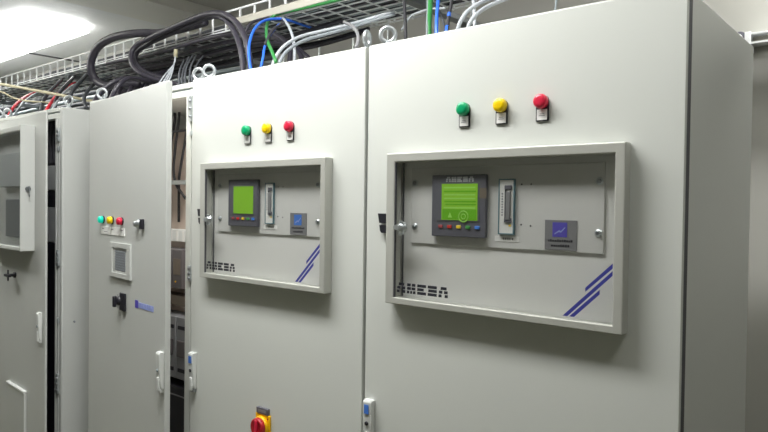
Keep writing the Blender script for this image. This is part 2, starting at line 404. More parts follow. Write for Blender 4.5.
def instrument_window(t, rich):
    """glazed aluminium viewing window with the instruments behind it, local door coordinates"""
    Z = T
    o = (0.0905, 0.697, -0.6715 + Z, -0.2915 + Z); h = (0.118, 0.676, -0.6545 + Z, -0.3145 + Z)
    mb = MB().ringslab(o, h, -0.030, 0.0, M['alu'])
    fr = mb.build('window_frame', t)
    bv = fr.modifiers.new('bevel', 'BEVEL'); bv.width = 0.0028; bv.segments = 2; bv.limit_method = 'ANGLE'
    MB().box(h[0], h[0] + 0.0022, -0.0285, -0.0225, h[2], h[3], M['gasket']).build('gasket', fr)
    MB().box(h[0] + 0.001, h[1] - 0.001, -0.0255, -0.0225, h[2] + 0.001, h[3] - 0.001, M['glass']).build('glass_pane', fr)
    # recessed inner sheet behind the glass, part of the door cut-out
    MB().box(h[0] - 0.01, h[1] + 0.01, 0.0085, 0.012, h[2] - 0.01, h[3] + 0.01, M['paint_in']).build('recess_panel', t)
    mb = MB().box(h[0], h[0] + 0.0022, 0.005, 0.0088, h[2], h[3], M['gasket'])
    mb.build('seal_strip', t)
    # printing on the glass
    mb = MB(); banded_text(mb, 'AMESA', 0.1265, 0.2815, -0.6425 + Z, -0.6155 + Z, -0.0259, -0.0255, M['ink'])
    mb.build('lettering', fr)['label'] = 'black banded lettering AMESA on the glass'
    st = MB()
    for poly in ([(0.674, -0.532), (0.674, -0.542), (0.6185, -0.5935), (0.6185, -0.585)],
                 [(0.674, -0.547), (0.674, -0.5565), (0.581, -0.6475), (0.5705, -0.6475)],
                 [(0.6485, -0.5865), (0.6485, -0.596), (0.5955, -0.6475), (0.585, -0.6475)]):
        st.prism([(a, b + Z) for a, b in poly], -0.0259, -0.0255, M['navy'])
    st.build('stripes', fr)['label'] = 'three slanted navy stripes on the glass corner'
    # lock knob on the inside of the frame
    kz = -0.4775 + Z
    mb = MB().lathe([(0, 0.013), (0.005, 0.013), (0.007, 0.009), (0.012, 0.0095), (0.014, 0.006)], (0.1445, -0.0255, kz), (0, -1, 0), M['zinc'], 18)
    mb.prism([(0.121, kz - 0.004), (0.139, kz - 0.009), (0.139, kz + 0.009), (0.121, kz + 0.004)], -0.036, -0.030, M['zinc'])
    mb.prism([(0.138, kz - 0.019), (0.151, kz - 0.017), (0.151, kz + 0.014), (0.140, kz + 0.017)], -0.036, -0.031, M['zinc'])
    mb.build('latch_knob', fr)
    # black hinge clips beside the frame
    mb = MB()
    mb.prism([(0.052, -0.469 + Z), (0.0915, -0.470 + Z), (0.0915, -0.4445 + Z), (0.047, -0.4445 + Z)], -0.010, 0.0, M['black'])
    mb.prism([(0.055, -0.490 + Z), (0.060, -0.495 + Z), (0.0915, -0.495 + Z), (0.0915, -0.4745 + Z), (0.0525, -0.4745 + Z)], -0.010, 0.0, M['black'])
    mb.build('hinge_clip', t)['label'] = 'black two-piece clip beside the window frame'
    # instrument plate
    MB().box(0.146, 0.643, 0.0045, 0.0085, -0.517 + Z, -0.328 + Z, M['plate'], 0.001).build('instrument_plate', t)
    pl = t.children[-1] if False else [c for c in bpy.data.objects if c.parent == t and c.name.startswith('instrument_plate')][-1]
    for sx, sz in ((0.157, -0.366), (0.158, -0.475), (0.632, -0.367), (0.632, -0.474)):
        mb = MB().lathe([(0, 0.0085), (0.001, 0.0085)], (sx, 0.0045, sz + Z), (0, -1, 0), M['zinc'], 16)
        mb.lathe([(0, 0.0055), (0.003, 0.0055), (0.005, 0.0035)], (sx, 0.0035, sz + Z), (0, -1, 0), M['steel'], 6, False)
        mb.build('screw', pl)
    for sx, sz in ((0.455, -0.372), (0.478, -0.372), (0.455, -0.462), (0.478, -0.464)):
        MB().lathe([(0, 0.002), (0.0006, 0.002)], (sx, 0.0046, sz + Z), (0, -1, 0), M['ink'], 8).build('rivet', pl)
    # display unit
    mb = MB().box(0.217, 0.369, -0.006, 0.004, -0.496 + Z, -0.348 + Z, M['bezel'], 0.002)
    mb.box(0.233, 0.353, -0.0068, -0.005, -0.4595 + Z, -0.366 + Z, M['bezel'], 0.0005)
    du = mb.build('display_unit', t)
    mb = MB().box(0.243, 0.344, -0.0076, -0.006, -0.456 + Z, -0.3695 + Z, M['lcd'])
    if rich:
        for k, z in enumerate((-0.387, -0.411, -0.418)):
            mb.box(0.250 + 0.002 * k, 0.340, -0.0079, -0.0075, z - 0.0025 + Z, z + 0.0012 + Z, M['lcd_dark'])
        for z in (-0.378, -0.395, -0.404, -0.426):
            mb.box(0.250, 0.338, -0.0079, -0.0075, z - 0.0022 + Z, z + 0.0012 + Z, M['lcd_pale'])
        mb.box(0.246, 0.342, -0.00785, -0.0075, -0.4545 + Z, -0.430 + Z, M['lcd_dark'])
        mb.torus((0.306, -0.0078, -0.447 + Z), (0, 1, 0), 0.013, 0.0013, M['lcd_pale'], 24, 6)
        mb.torus((0.306, -0.0078, -0.447 + Z), (0, 1, 0), 0.006, 0.001, M['lcd_pale'], 16, 6)
        mb.prism([(0.262, -0.450 + Z), (0.274, -0.450 + Z), (0.268, -0.437 + Z)], -0.0079, -0.0075, M['lcd_pale'])
    mb.build('screen', du)['label'] = 'green backlit screen'
    if rich:
        mb = MB(); banded_text(mb, 'AMESA', 0.254, 0.332, -0.3655 + Z, -0.3525 + Z, -0.0064, -0.0059, M['silver'])
        mb.build('lettering', du)['label'] = 'silver lettering AMESA above the screen'
        MB().box(0.347, 0.367, -0.0066, -0.0058, -0.404 + Z, -0.380 + Z, M['brown']).build('side_marking', du)
    else:
        MB().box(0.262, 0.324, -0.0064, -0.0059, -0.3605 + Z, -0.3585 + Z, M['badge']).build('faint_marking', du)
    for bx, cm in zip((0.2405, 0.2665, 0.2925, 0.3185, 0.344), ('btn_dred', 'btn_red', 'btn_yel', 'btn_grn', 'btn_blu')):
        MB().box(bx - 0.0062, bx + 0.0062, -0.0085, -0.0055, -0.4758 + Z, -0.4682 + Z, M[cm], 0.001).build('button', du)['label'] = cm_name[cm]
    for c in du.children: c.location.x = 0.004
    # connector module
    mb = MB().ringslab((0.400, 0.440, -0.485 + Z, -0.3595 + Z), (0.4025, 0.4375, -0.4825 + Z, -0.362 + Z), -0.002, 0.0045, M['tealedge'])
    mb.box(0.4025, 0.4375, -0.001, 0.0045, -0.4825 + Z, -0.362 + Z, M['paint_in'])
    cm_ = mb.build('connector_module', t)
    mb = MB().box(0.420, 0.431, -0.005, -0.001, -0.452 + Z, -0.388 + Z, M['badge'], 0.001)
    for z in (-0.452, -0.378):
        mb.box(0.416, 0.434, -0.004, -0.001, z - 0.006 + Z, z + 0.004 + Z, M['bezel'], 0.001)
    mb.box(0.4165, 0.4195, -0.003, -0.001, -0.450 + Z, -0.384 + Z, M['ink'])
    mb.build('socket', cm_)
    mb = MB()
    for k in range(9):
        mb.box(0.4075, 0.4115, -0.0013, -0.0008, -0.395 - k * 0.006 + Z, -0.3915 - k * 0.006 + Z, M['greyink'])
    mb.build('side_print', cm_)
    MB().box(0.427, 0.432, -0.002, -0.001, -0.4665 + Z, -0.4625 + Z, M['btn_yel']).build('led', cm_)
    # paper strip under it
    mb = MB().box(0.3885, 0.452, 0.0036, 0.0045, -0.5015 + Z, -0.4885 + Z, M['label'])
    for x0_, x1_ in ((0.410, 0.413), (0.415, 0.419), (0.421, 0.4245), (0.4265, 0.429), (0.433, 0.436)):
        mb.box(x0_, x1_, 0.0033, 0.0037, -0.4975 + Z, -0.4925 + Z, M['greyink'])
    mb.build('label_strip', t)['label'] = 'small white paper strip'
    # badge
    mb = MB().box(0.513, 0.586, 0.0034, 0.0045, -0.5135 + Z, -0.4495 + Z, M['badge'])
    bd = mb.build('badge', t)
    mb = MB().box(0.531, 0.564, 0.0030, 0.0036, -0.4855 + Z, -0.4545 + Z, M['violet'] if rich else M['blue'])
    mb.prism([(0.536, -0.478 + Z), (0.546, -0.471 + Z), (0.550, -0.473 + Z), (0.560, -0.463 + Z), (0.560, -0.466 + Z), (0.550, -0.4765 + Z), (0.546, -0.4745 + Z), (0.536, -0.4805 + Z)], 0.0026, 0.0031, M['paleblue'])
    mb.build('emblem', bd)['label'] = 'blue square emblem with a pale line'
    mb = MB()
    random.seed(3)
    for zz, xa, xb in ((-0.4935, 0.521, 0.574), (-0.504, 0.528, 0.568)):
        x = xa
        while x < xb:
            ww = random.choice((0.003, 0.004, 0.0045))
            mb.box(x, x + ww, 0.0030, 0.0035, zz - 0.0025 + Z, zz + random.choice((0.0015, 0.0025)) + Z, M['ink']); x += ww + 0.0012
    mb.build('lettering', bd)

cm_name = {'btn_dred': 'dull red key', 'btn_red': 'bright red key', 'btn_yel': 'yellow key', 'btn_grn': 'green key', 'btn_blu': 'blue key'}

def slab_door(t, W, m, name='door', hole=None, loc=None, rz=0.0, ztop=T, x0=0.0, th=0.020):
    mb = MB()
    if hole:
        mb.ringslab((x0, W, 0.12, ztop), hole, 0.0, th, m)
    else:
        mb.box(x0, W, 0.0, th, 0.12, ztop, m)
    d = mb.build(name, t, loc, rz)
    bv = d.modifiers.new('bevel', 'BEVEL'); bv.width = 0.003; bv.segments = 3; bv.limit_method = 'ANGLE'
    return d

# ---------------------------------------------------------------- the two windowed cabinets
def windowed_cabinet(x, label, rich, th=0.020):
    t = thing('switchgear_cabinet', label, 'cabinet', (x, 0, 0))
    body(t, 0.803, M['paint'], 0.039)
    hole = (0.108, 0.686 if rich else 0.666, -0.6645 + T, -0.3045 + T)
    slab_door(t, 0.797, M['paint'], hole=hole, th=th)
    MB().ringslab((0.006, 0.7955, 0.125, T - 0.010), (0.03, 0.77, 0.15, T - 0.03), th - 0.0005, 0.0385, M['gasket']).build('gasket_shadow_gap', t)  # gasket ring brought out dark to draw the shadow gap behind the door
    instrument_window(t, rich)
    for lx, mm in ((0.3055, 'green'), (0.405, 'yellow'), (0.505, 'red')):
        pilot_lamp(t, lx, -0.194, M[mm])['label'] = mm + ' pilot lamp with a small white tag'
    swing_handle(t, 0.024, -0.938)
    return t
C1 = windowed_cabinet(0.0, 'light grey cabinet nearest the camera with the larger-looking framed instrument window', True, 0.0125)
C2 = windowed_cabinet(-0.808, 'light grey cabinet with framed instrument window and a red and yellow rotary switch', False)
for p in C2.children:      # its window is a touch narrower
    if p.name.split('.')[0] in ('window_frame', 'recess_panel', 'seal_strip', 'instrument_plate', 'display_unit', 'connector_module', 'label_strip', 'badge'):
        p.scale.x = 0.972; p.location.x = 0.09 * (1 - 0.972)
eyebolt(C1, 0.028, 0.045, math.radians(-50))
eyebolt(C2, 0.762, 0.045, math.radians(20))
eyebolt(C2, 0.030, 0.045, math.radians(-50))
# rotary main switch, low on the second cabinet's door
sx, sz = 0.396, -1.108 + T
mb = MB().box(sx - 0.033, sx + 0.033, -0.008, 0.0, sz - 0.036, sz + 0.036, M['yplate'], 0.003)
mb.lathe([(0, 0.031), (0.012, 0.031), (0.014, 0.028)], (sx, -0.006, sz), (0, -1, 0), M['yplate'], 28)
sw = mb.build('main_switch', C2); sw['label'] = 'yellow and red rotary main switch'
MB().lathe([(0, 0.027), (0.003, 0.029), (0.014, 0.028), (0.017, 0.024), (0.014, 0.018), (0.012, 0.004)], (sx, -0.017, sz), (0, -1, 0), M['rknob'], 28).build('knob', sw)['label'] = 'dark red round knob'
MB().box(sx - 0.0065, sx + 0.0065, -0.036, -0.028, sz - 0.024, sz + 0.024, M['red'], 0.003).build('grip', sw)
MB().lathe([(0, 0.003), (0.001, 0.003)], (sx + 0.026, -0.0082, sz + 0.026), (0, -1, 0), M['rknob'], 10).build('screw', sw)
mb = MB().box(sx - 0.027, sx + 0.027, -0.010, -0.0, sz + 0.036, sz + 0.056, M['bezel'], 0.002)
mb.box(sx - 0.018, sx + 0.018, -0.0105, -0.0098, sz + 0.042, sz + 0.050, M['badge'])
mb.build('name_plate', sw)['label'] = 'dark plate above the switch'

# ---------------------------------------------------------------- open cabinet with the plain door
H3 = (0.020, -0.0, 0.0); A3 = math.radians(-7.64)
C3 = thing('switchgear_cabinet', 'grey cabinet with its plain lamp-fitted door ajar, showing cables inside', 'cabinet', (-1.6, 0, 0))
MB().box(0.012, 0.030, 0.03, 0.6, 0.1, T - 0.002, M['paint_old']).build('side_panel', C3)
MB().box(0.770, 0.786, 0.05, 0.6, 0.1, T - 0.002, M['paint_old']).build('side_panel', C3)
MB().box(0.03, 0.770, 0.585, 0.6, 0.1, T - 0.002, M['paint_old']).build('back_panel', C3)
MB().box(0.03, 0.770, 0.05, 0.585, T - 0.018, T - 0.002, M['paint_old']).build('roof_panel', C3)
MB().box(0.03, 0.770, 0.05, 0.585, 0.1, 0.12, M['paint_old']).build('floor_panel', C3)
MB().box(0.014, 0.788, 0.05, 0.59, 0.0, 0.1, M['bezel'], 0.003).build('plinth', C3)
def frame_rail(t, x0, x1, paint):
    mb = MB().box(x0, x1, 0.018, 0.05, T - 0.020, T - 0.002, paint, 0.002)
    mb.box(x0, x1, 0.028, 0.05, T - 0.027, T - 0.020, M['c_grey'])
    mb.box(x0, x1, 0.018, 0.05, T - 0.050, T - 0.027, paint, 0.002)
    mb.build('top_rail', t)
frame_rail(C3, 0.012, 0.788, M['paint'])
mb = MB().box(0.727, 0.757, 0.018, 0.05, 0.1, T - 0.050, M['paint'], 0.002)
mb.box(0.757, 0.762, 0.024, 0.05, 0.1, T - 0.050, M['gasket'])
mb.box(0.762, 0.788, 0.018, 0.05, 0.1, T - 0.050, M['paint'], 0.002)
post = mb.build('frame_post', C3)
def striker(parent, x, z0, z1):
    mb = MB().box(x - 0.010, x + 0.010, 0.010, 0.020, z0, z1, M['zinc'], 0.002)
    for f in (0.2, 0.5, 0.8):
        mb.lathe([(0, 0.005), (0.005, 0.005)], (x + 0.002, 0.012, z0 + (z1 - z0) * f), (0, -1, 0), M['steel'], 10)
    mb.build('striker_plate', parent)
striker(post, 0.760, T - 0.140, T - 0.050); striker(post, 0.760, T - 0.70, T - 0.645)
MB().box(0.755, 0.765, 0.012, 0.02, T - 0.19, T - 0.172, M['zinc'], 0.002).build('striker_plate', post)
MB().box(0.012, 0.045, 0.018, 0.05, 0.1, T - 0.050, M['paint_old'], 0.002).build('frame_post', C3)
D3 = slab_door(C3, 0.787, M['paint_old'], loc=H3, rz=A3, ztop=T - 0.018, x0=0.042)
def on(parent_door, mb, name):   # a fitting that moves with the door
    return mb.build(name, parent_door)
def lamp3(x, z, mm):
    z += T
    mb = MB().lathe([(0, 0.0155), (0.005, 0.0155)], (x, 0, z), (0, -1, 0), M['black'], 20)
    mb.lathe([(0.003, 0.0145), (0.014, 0.0142), (0.019, 0.0125), (0.021, 0.007)], (x, 0, z), (0, -1, 0), M[mm], 22)
    return on(D3, mb, 'pilot_lamp')
lamp3(0.208, -0.496, 'teal')['label'] = 'lit green pilot lamp'
lamp3(0.306, -0.496, 'yellow')['label'] = 'yellow pilot lamp'
lamp3(0.404, -0.497, 'red')['label'] = 'red pilot lamp'
mb = MB().box(0.188, 0.432, -0.002, 0.0, -0.553 + T, -0.522 + T, M['label'])
for k in range(3):
    mb.box(0.20 + 0.098 * k, 0.222 + 0.098 * k, -0.0024, -0.0018, -0.533 + T, -0.529 + T, M['greyink'])
mb.box(0.22, 0.26, -0.0024, -0.0018, -0.544 + T, -0.541 + T, M['greyink'])
on(D3, mb, 'label_strip')
mb = MB().ringslab((0.290, 0.500, -0.711 + T, -0.580 + T), (0.322, 0.470, -0.694 + T, -0.598 + T), -0.008, 0.0, M['paint_old'])
mb.ringslab((0.322, 0.470, -0.694 + T, -0.598 + T), (0.345, 0.452, -0.686 + T, -0.606 + T), -0.005, 0.0, M['paint_old'])
mb.box(0.345, 0.452, -0.004, 0.0, -0.686 + T, -0.606 + T, M['rackgrey'])
for k in range(8):
    mb.box(0.347, 0.450, -0.0055, -0.003, -0.682 + T + k * 0.0095, -0.678 + T + k * 0.0095, M['c_lgrey'])
mp = on(D3, mb, 'meter_panel')
mb = MB().lathe([(0, 0.016), (0.004, 0.016), (0.006, 0.011), (0.016, 0.010)], (0.560, 0, -0.502 + T), (0, -1, 0), M['zinc'], 18)
mb.box(0.592, 0.612, -0.012, 0.0, -0.520 + T, -0.484 + T, M['black'], 0.003)
on(D3, mb, 'key_lock')
mb = MB().box(0.400, 0.450, -0.008, 0.0, -0.832 + T, -0.765 + T, M['black'], 0.003)
mb.lathe([(0, 0.018), (0.010, 0.018), (0.012, 0.016), (0.018, 0.015)], (0.395, 0, -0.797 + T), (0, -1, 0), M['black'], 20)
mb.box(0.387, 0.403, -0.030, -0.017, -0.820 + T, -0.778 + T, M['black'], 0.004)
mb.box(0.395, 0.400, -0.0125, -0.0118, -0.825 + T, -0.772 + T, M['greyink'])
on(D3, mb, 'rotary_switch')
mb = MB().box(0.534, 0.562, -0.0012, 0.0, -0.806 + T, -0.778 + T, M['violet'])
for k in range(9):
    mb.box(0.567 + k * 0.0145, 0.578 + k * 0.0145, -0.0012, 0.0, -0.803 + T, -0.783 + T, M['paleblue'])
on(D3, mb, 'maker_sticker')['label'] = 'small blue and pale blue sticker'
swing_handle(D3, 0.768, -0.925, blue=False)
eyebolt(C3, 0.045, 0.055, math.radians(-50)); eyebolt(C3, 0.745, 0.055, math.radians(-65))
mb = MB().box(0.04, 0.76, 0.385, 0.392, 0.2, T - 0.10, M['beige'])
mb.build('mounting_plate', C3)['label'] = 'beige inner mounting plate'

# hidden lamp added under the roof to brighten the open cabinet
t = thing('cabinet_fill_lamp', 'added hidden lamp brightening the inside of the ajar cabinet', 'lamp', (-0.97, 0.20, T - 0.030))
MB().box(-0.12, 0.12, -0.02, 0.02, 0.0, 0.012, M['housing'], 0.003).build('housing', t)
MB().box(-0.11, 0.11, -0.015, 0.015, -0.008, 0.0, M['diffuser'], 0.002).build('tube', t)
area_light('cabinet_fill_light', -0.97, 0.20, T - 0.042, 0.22, 0.03, 2.6, (1.0, 0.93, 0.85))  # warm fill added for the plate and cables inside

# things fixed inside it
def boxthing(name, label, cat, args, m, extra=None, group=None):
    mb = MB().box(*args, m, 0.003)
    if extra: extra(mb)
    return tag(mb.build(name), label, cat, group)
mb = MB().box(-1.555, -0.86, 0.345, 0.385, T - 0.600, T - 0.545, M['white'], 0.004)
for k in range(14):
    mb.box(-1.54 + k * 0.048, -1.525 + k * 0.048, 0.3435, 0.346, T - 0.598, T - 0.552, M['label'])
tag(mb.build('wiring_duct'), 'white horizontal wiring duct inside the ajar cabinet, between cables and modules', 'duct')
for k in range(3):
    x0 = -1.55 + k * 0.075
    t = thing('relay_module', ('left', 'middle', 'right')[k] + ' one of three dark relay modules under the white wiring duct in the ajar cabinet', 'module', (x0, 0.30, T - 0.80), group='dark relay modules inside the ajar cabinet')
    MB().box(0, 0.070, 0.0, 0.085, 0.0, 0.17, M['modgrey'], 0.003).build('casing', t)
    MB().box(0.010, 0.060, -0.004, 0.0, 0.06, 0.13, M['brown'], 0.001).build('cover', t)
    MB().lathe([(0, 0.004), (0.003, 0.004)], (0.03, -0.003, 0.03), (0, -1, 0), M['yplate'], 10).build('terminal_screw', t)
boxthing('terminal_strip', 'brown terminal strip below the dark relay modules in the ajar cabinet', 'terminal strip', (-1.555, -0.9, 0.32, 0.385, T - 0.88, T - 0.835), M['brown'])
for k in range(3):
    x0 = -1.55 + k * 0.10
    t = thing('contactor', ('left', 'middle', 'right')[k] + ' mauve-grey contactor block above the black base of the ajar cabinet', 'contactor', (x0, 0.29, T - 1.19), group='contactor blocks inside the ajar cabinet')
    MB().box(0, 0.094, 0.0, 0.095, 0.0, 0.27, M['rackgrey'], 0.004).build('casing', t)
    MB().box(0.02, 0.075, -0.012, 0.0, 0.10, 0.17, M['modgrey'], 0.003).build('actuator', t)
    for zz in (0.04, 0.225):
        MB().box(0.015, 0.080, -0.004, 0.0, zz - 0.008, zz + 0.008, M['ink'], 0.001).build('terminal_cover', t)
t = thing('power_supply', 'large black equipment box at the bottom of the ajar cabinet', 'equipment box', (-1.3, 0.28, 0.12))
MB().box(-0.26, 0.40, 0.0, 0.10, 0.0, T - 1.22 - 0.12, M['black'], 0.004).build('casing', t)
MB().box(-0.26, 0.40, -0.003, 0.0, T - 1.22 - 0.16, T - 1.22 - 0.155, M['badge']).build('seam', t)
def cable(name, label, pts, r, m, group=None, n=8, cat='cable', wav=0.0, sub=6):
    return tag(MB().tube(pts, r, m, n, wav=wav, sub=sub).build(name), label, cat, group)
YC = 0.365
cable('power_cable', 'leftmost black cable on the beige plate inside the ajar cabinet', [(-1.489, 0.362, 2.086), (-1.487, 0.360, 2.040), (-1.515, 0.360, 1.937), (-1.522, 0.360, 1.819), (-1.536, 0.370, 1.686), (-1.551, 0.375, 1.584)], 0.006, M['rubber'])
cable('power_cable', 'black cable on the beige plate that crosses to the right below its clamp', [(-1.452, 0.362, 2.087), (-1.456, 0.360, 2.038), (-1.482, 0.360, 1.913), (-1.480, 0.352, 1.818), (-1.460, 0.352, 1.759), (-1.409, 0.345, 1.722), (-1.392, 0.360, 1.691)], 0.006, M['rubber'])
cable('power_cable', 'rightmost black cable on the beige plate inside the ajar cabinet', [(-1.392, 0.362, 1.998), (-1.411, 0.360, 1.919), (-1.441, 0.360, 1.817), (-1.461, 0.368, 1.759), (-1.471, 0.375, 1.587)], 0.006, M['rubber'])
mb = MB().box(-1.555, -0.9, 0.345, 0.352, T - 0.110, T - 0.100, M['gasket'], 0.002)
tag(mb.build('clamp_rail'), 'dark upper clamp rail holding the black cables in the ajar cabinet', 'rail')
mb = MB().box(-1.555, -0.9, 0.335, 0.350, T - 0.345, T - 0.325, M['zinc'], 0.003)
tag(mb.build('clamp_rail'), 'grey metal lower clamp rail holding the black cables in the ajar cabinet', 'rail')

# ---------------------------------------------------------------- far cabinet with the tall glazed box on its door
C4 = thing('switchgear_cabinet', 'grey cabinet at the left edge with a tall glazed box on its ajar door', 'cabinet', (-2.63, 0, 0))
W4 = 0.79
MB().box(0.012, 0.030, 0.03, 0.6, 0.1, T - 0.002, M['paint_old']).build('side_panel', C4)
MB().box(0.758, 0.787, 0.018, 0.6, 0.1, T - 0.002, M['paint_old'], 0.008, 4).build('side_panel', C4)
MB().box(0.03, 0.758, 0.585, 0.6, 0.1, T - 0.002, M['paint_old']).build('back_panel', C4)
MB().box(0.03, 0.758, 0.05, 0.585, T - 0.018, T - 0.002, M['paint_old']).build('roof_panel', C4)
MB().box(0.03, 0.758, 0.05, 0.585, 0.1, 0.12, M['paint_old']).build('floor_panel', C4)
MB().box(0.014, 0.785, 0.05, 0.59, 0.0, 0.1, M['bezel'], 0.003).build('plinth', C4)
frame_rail(C4, 0.012, 0.756, M['paint'])
mb = MB().box(0.716, 0.732, 0.018, 0.05, 0.1, T - 0.050, M['paint_old'], 0.002)
mb.box(0.732, 0.737, 0.024, 0.05, 0.1, T - 0.050, M['gasket'])
mb.box(0.736, 0.756, 0.018, 0.05, 0.1, T - 0.050, M['paint_old'], 0.002)
post = mb.build('frame_post', C4)
MB().box(0.012, 0.045, 0.018, 0.05, 0.1, T - 0.050, M['paint_old'], 0.002).build('frame_post', C4)
striker(post, 0.758 - 0.004, T - 0.155, T - 0.095); striker(post, 0.754, T - 0.72, T - 0.645)
striker(post, 0.754, T - 1.30, T - 1.21)
MB().box(0.746, 0.760, 0.012, 0.02, T - 0.20, T - 0.178, M['zinc'], 0.002).build('striker_plate', post)
MB().box(0.748, 0.760, 0.012, 0.02, T - 0.98, T - 0.955, M['zinc'], 0.002).build('striker_plate', post)
mb = MB().lathe([(0, 0.005), (0.003, 0.005)], (0.787, 0.075, T - 0.975), (1, 0, 0), M['steel'], 10); mb.build('side_screw', C4)
eyebolt(C4, 0.755, 0.06, math.radians(-55))
eyebolt(C4, 0.055, 0.06, math.radians(-55))
D4 = slab_door(C4, 0.783, M['paint_old'], loc=(0.010, 0, 0), rz=math.radians(-4.09), ztop=T - 0.030, th=0.010)
# glazed box on the door (front at local y = -0.06)
o = (0.10, 0.648, -0.654 + T, -0.084 + T); h = (0.135, 0.640, -0.636 + T, -0.110 + T)
mb = MB().ringslab(o, h, -0.060, 0.0, M['paint_old'])
bx = mb.build('glazed_box', D4)
bx['label'] = 'tall pale glazed box'
bv = bx.modifiers.new('bevel', 'BEVEL'); bv.width = 0.003; bv.segments = 2; bv.limit_method = 'ANGLE'
MB().box(h[0], h[1], -0.052, -0.049, h[2], h[3], M['glass_dim']).build('window_glass', D4)
mb = MB().box(h[0], h[1], -0.006, -0.001, h[2], h[3], M['paint_in'])
mb.box(0.25, 0.60, -0.03, -0.006, -0.36 + T, -0.20 + T, M['racklight'], 0.003)
mb.box(0.30, 0.56, -0.02, -0.006, -0.60 + T, -0.42 + T, M['rackgrey'], 0.003)
mb.build('instrument_panel', D4)
mb = MB().lathe([(0, 0.011), (0.006, 0.011), (0.01, 0.008), (0.022, 0.008)], (0.648, -0.030, -0.372 + T), (1, 0, 0), M['steel'], 16)
mb.box(0.662, 0.672, -0.034, -0.026, -0.385 + T, -0.360 + T, M['steel'], 0.002)
mb.torus((0.672, -0.030, -0.398 + T), (0.3, 1, 0), 0.010, 0.002, M['steel'], 14, 6)
mb.build('key_lock', D4)
mb = MB().lathe([(0, 0.014), (0.008, 0.014), (0.010, 0.008), (0.03, 0.007)], (0.385, 0, -0.785 + T), (0, -1, 0), M['black'], 18)
mb.box(0.350, 0.420, -0.042, -0.028, -0.792 + T, -0.779 + T, M['black'], 0.003)
mb.box(0.378, 0.392, -0.036, -0.030, -0.812 + T, -0.758 + T, M['black'], 0.003)
mb.build('door_latch', D4)
swing_handle(D4, 0.735, -0.922, blue=False)
mb = MB().box(0.290, 0.548, -0.012, 0.0, -1.75 + T, -1.320 + T, M['paint_old'], 0.002)
mb.box(0.290, 0.550, -0.015, 0.0, -1.325 + T, -1.316 + T, M['white'], 0.001)
mb.build('document_holder', D4)

# equipment in the slot of the far cabinet
def rack_unit(z1, z0, m, label, fins=False):
    t = thing('rack_unit', label, 'rack unit', (-2.25, 0.10, T + z0))
    hgt = z1 - z0 - 0.004
    MB().box(-0.28, 0.31, 0, 0.3, 0, hgt, m, 0.003).build('casing', t)
    if fins:
        mb = MB()
        for k in range(14):
            mb.box(-0.27 + k * 0.04, -0.255 + k * 0.04, -0.004, 0, 0.01, hgt - 0.01, M['gasket'])
        mb.build('grille', t)
rack_unit(-0.03, -0.25, M['black'], 'black ribbed rack unit at the top inside the left-edge cabinet', True)
rack_unit(-0.25, -0.372, M['racklight'], 'grey rack unit under the topmost black one inside the left-edge cabinet')
rack_unit(-0.372, -0.455, M['black'], 'slim black rack unit between two grey ones inside the left-edge cabinet')
rack_unit(-0.455, -0.626, M['racklight'], 'taller grey rack unit, second grey one from the top inside the left-edge cabinet')
rack_unit(-0.626, -1.98, M['black'], 'tall black rack unit filling the bottom of the left-edge cabinet')

# ---------------------------------------------------------------- next cabinet, only its top eyebolt and edge reach the picture
C5 = thing('switchgear_cabinet', 'farthest grey cabinet, only its lifting eyebolt showing at the left edge', 'cabinet', (-3.43, 0, 0))
body(C5, 0.795, M['paint_old'])
slab_door(C5, 0.790, M['paint_old'])
eyebolt(C5, 0.745, 0.06, math.radians(-55))

# ---------------------------------------------------------------- wire cable tray
TX0, TX1 = -7.0, 1.1
ct = thing('cable_tray', 'galvanised wire basket cable tray running above all the cabinets', 'cable tray', (0, 0, T + 0.35))
def wirebox(mb, x0, x1, y, z, r=0.0022):
    mb.box(x0, x1, y - r, y + r, z - r, z + r, M['whitezinc'])
def side_rail(y, name):
    mb = MB()
    wirebox(mb, TX0, TX1, y, 0.085, 0.0035); wirebox(mb, TX0, TX1, y, 0.0, 0.003); wirebox(mb, TX0, TX1, y, 0.012, 0.002)
    x = TX0
    while x < TX1:
        mb.box(x - 0.0035, x + 0.0035, y - 0.0035, y + 0.0035, 0.0, 0.085, M['whitezinc']); x += 0.1
    mb.build(name, ct)
side_rail(0.50, 'side_rail'); side_rail(0.84, 'side_rail')
mb = MB()
for y in (0.55, 0.60, 0.65, 0.70, 0.75, 0.80): wirebox(mb, TX0, TX1, y, 0.0, 0.0022)
x = TX0
while x < TX1:
    mb.box(x - 0.0022, x + 0.0022, 0.50, 0.84, -0.0065, -0.0022, M['whitezinc']); x += 0.1
mb.build('mesh_floor', ct)
# wall brackets carrying the tray
for x in (-6.0, -4.4, -2.9, -1.66, -0.33):
    br = MB().box(x - 0.02, x + 0.02, 0.51, YB - 0.03, -0.030, -0.0065, M['steel'], 0.002).build('bracket_arm', ct)
    MB().box(x - 0.03, x + 0.03, YB - 0.035, YB, -0.42, 0.08, M['steel'], 0.002).build('wall_plate', br)
    vs = [(x + sx, y, z) for sx in (-0.015, 0.015) for y, z in ((0.95, -0.03), (1.02, -0.03), (YB - 0.03, -0.33), (YB - 0.03, -0.40))]
    mb = MB(); mb.faces(vs, [(0, 1, 2, 3), (7, 6, 5, 4), (0, 4, 5, 1), (1, 5, 6, 2), (2, 6, 7, 3), (3, 7, 4, 0)], M['steel']); mb.build('brace', br)

# beige trunking along the tray's near edge
mb = MB().box(-1.25, 1.1, 0.462, 0.492, T + 0.350, T + 0.382, M['c_pale'], 0.003)
tag(mb.build('cable_trunking'), 'pale beige trunking along the near lower edge of the wire tray', 'trunking')

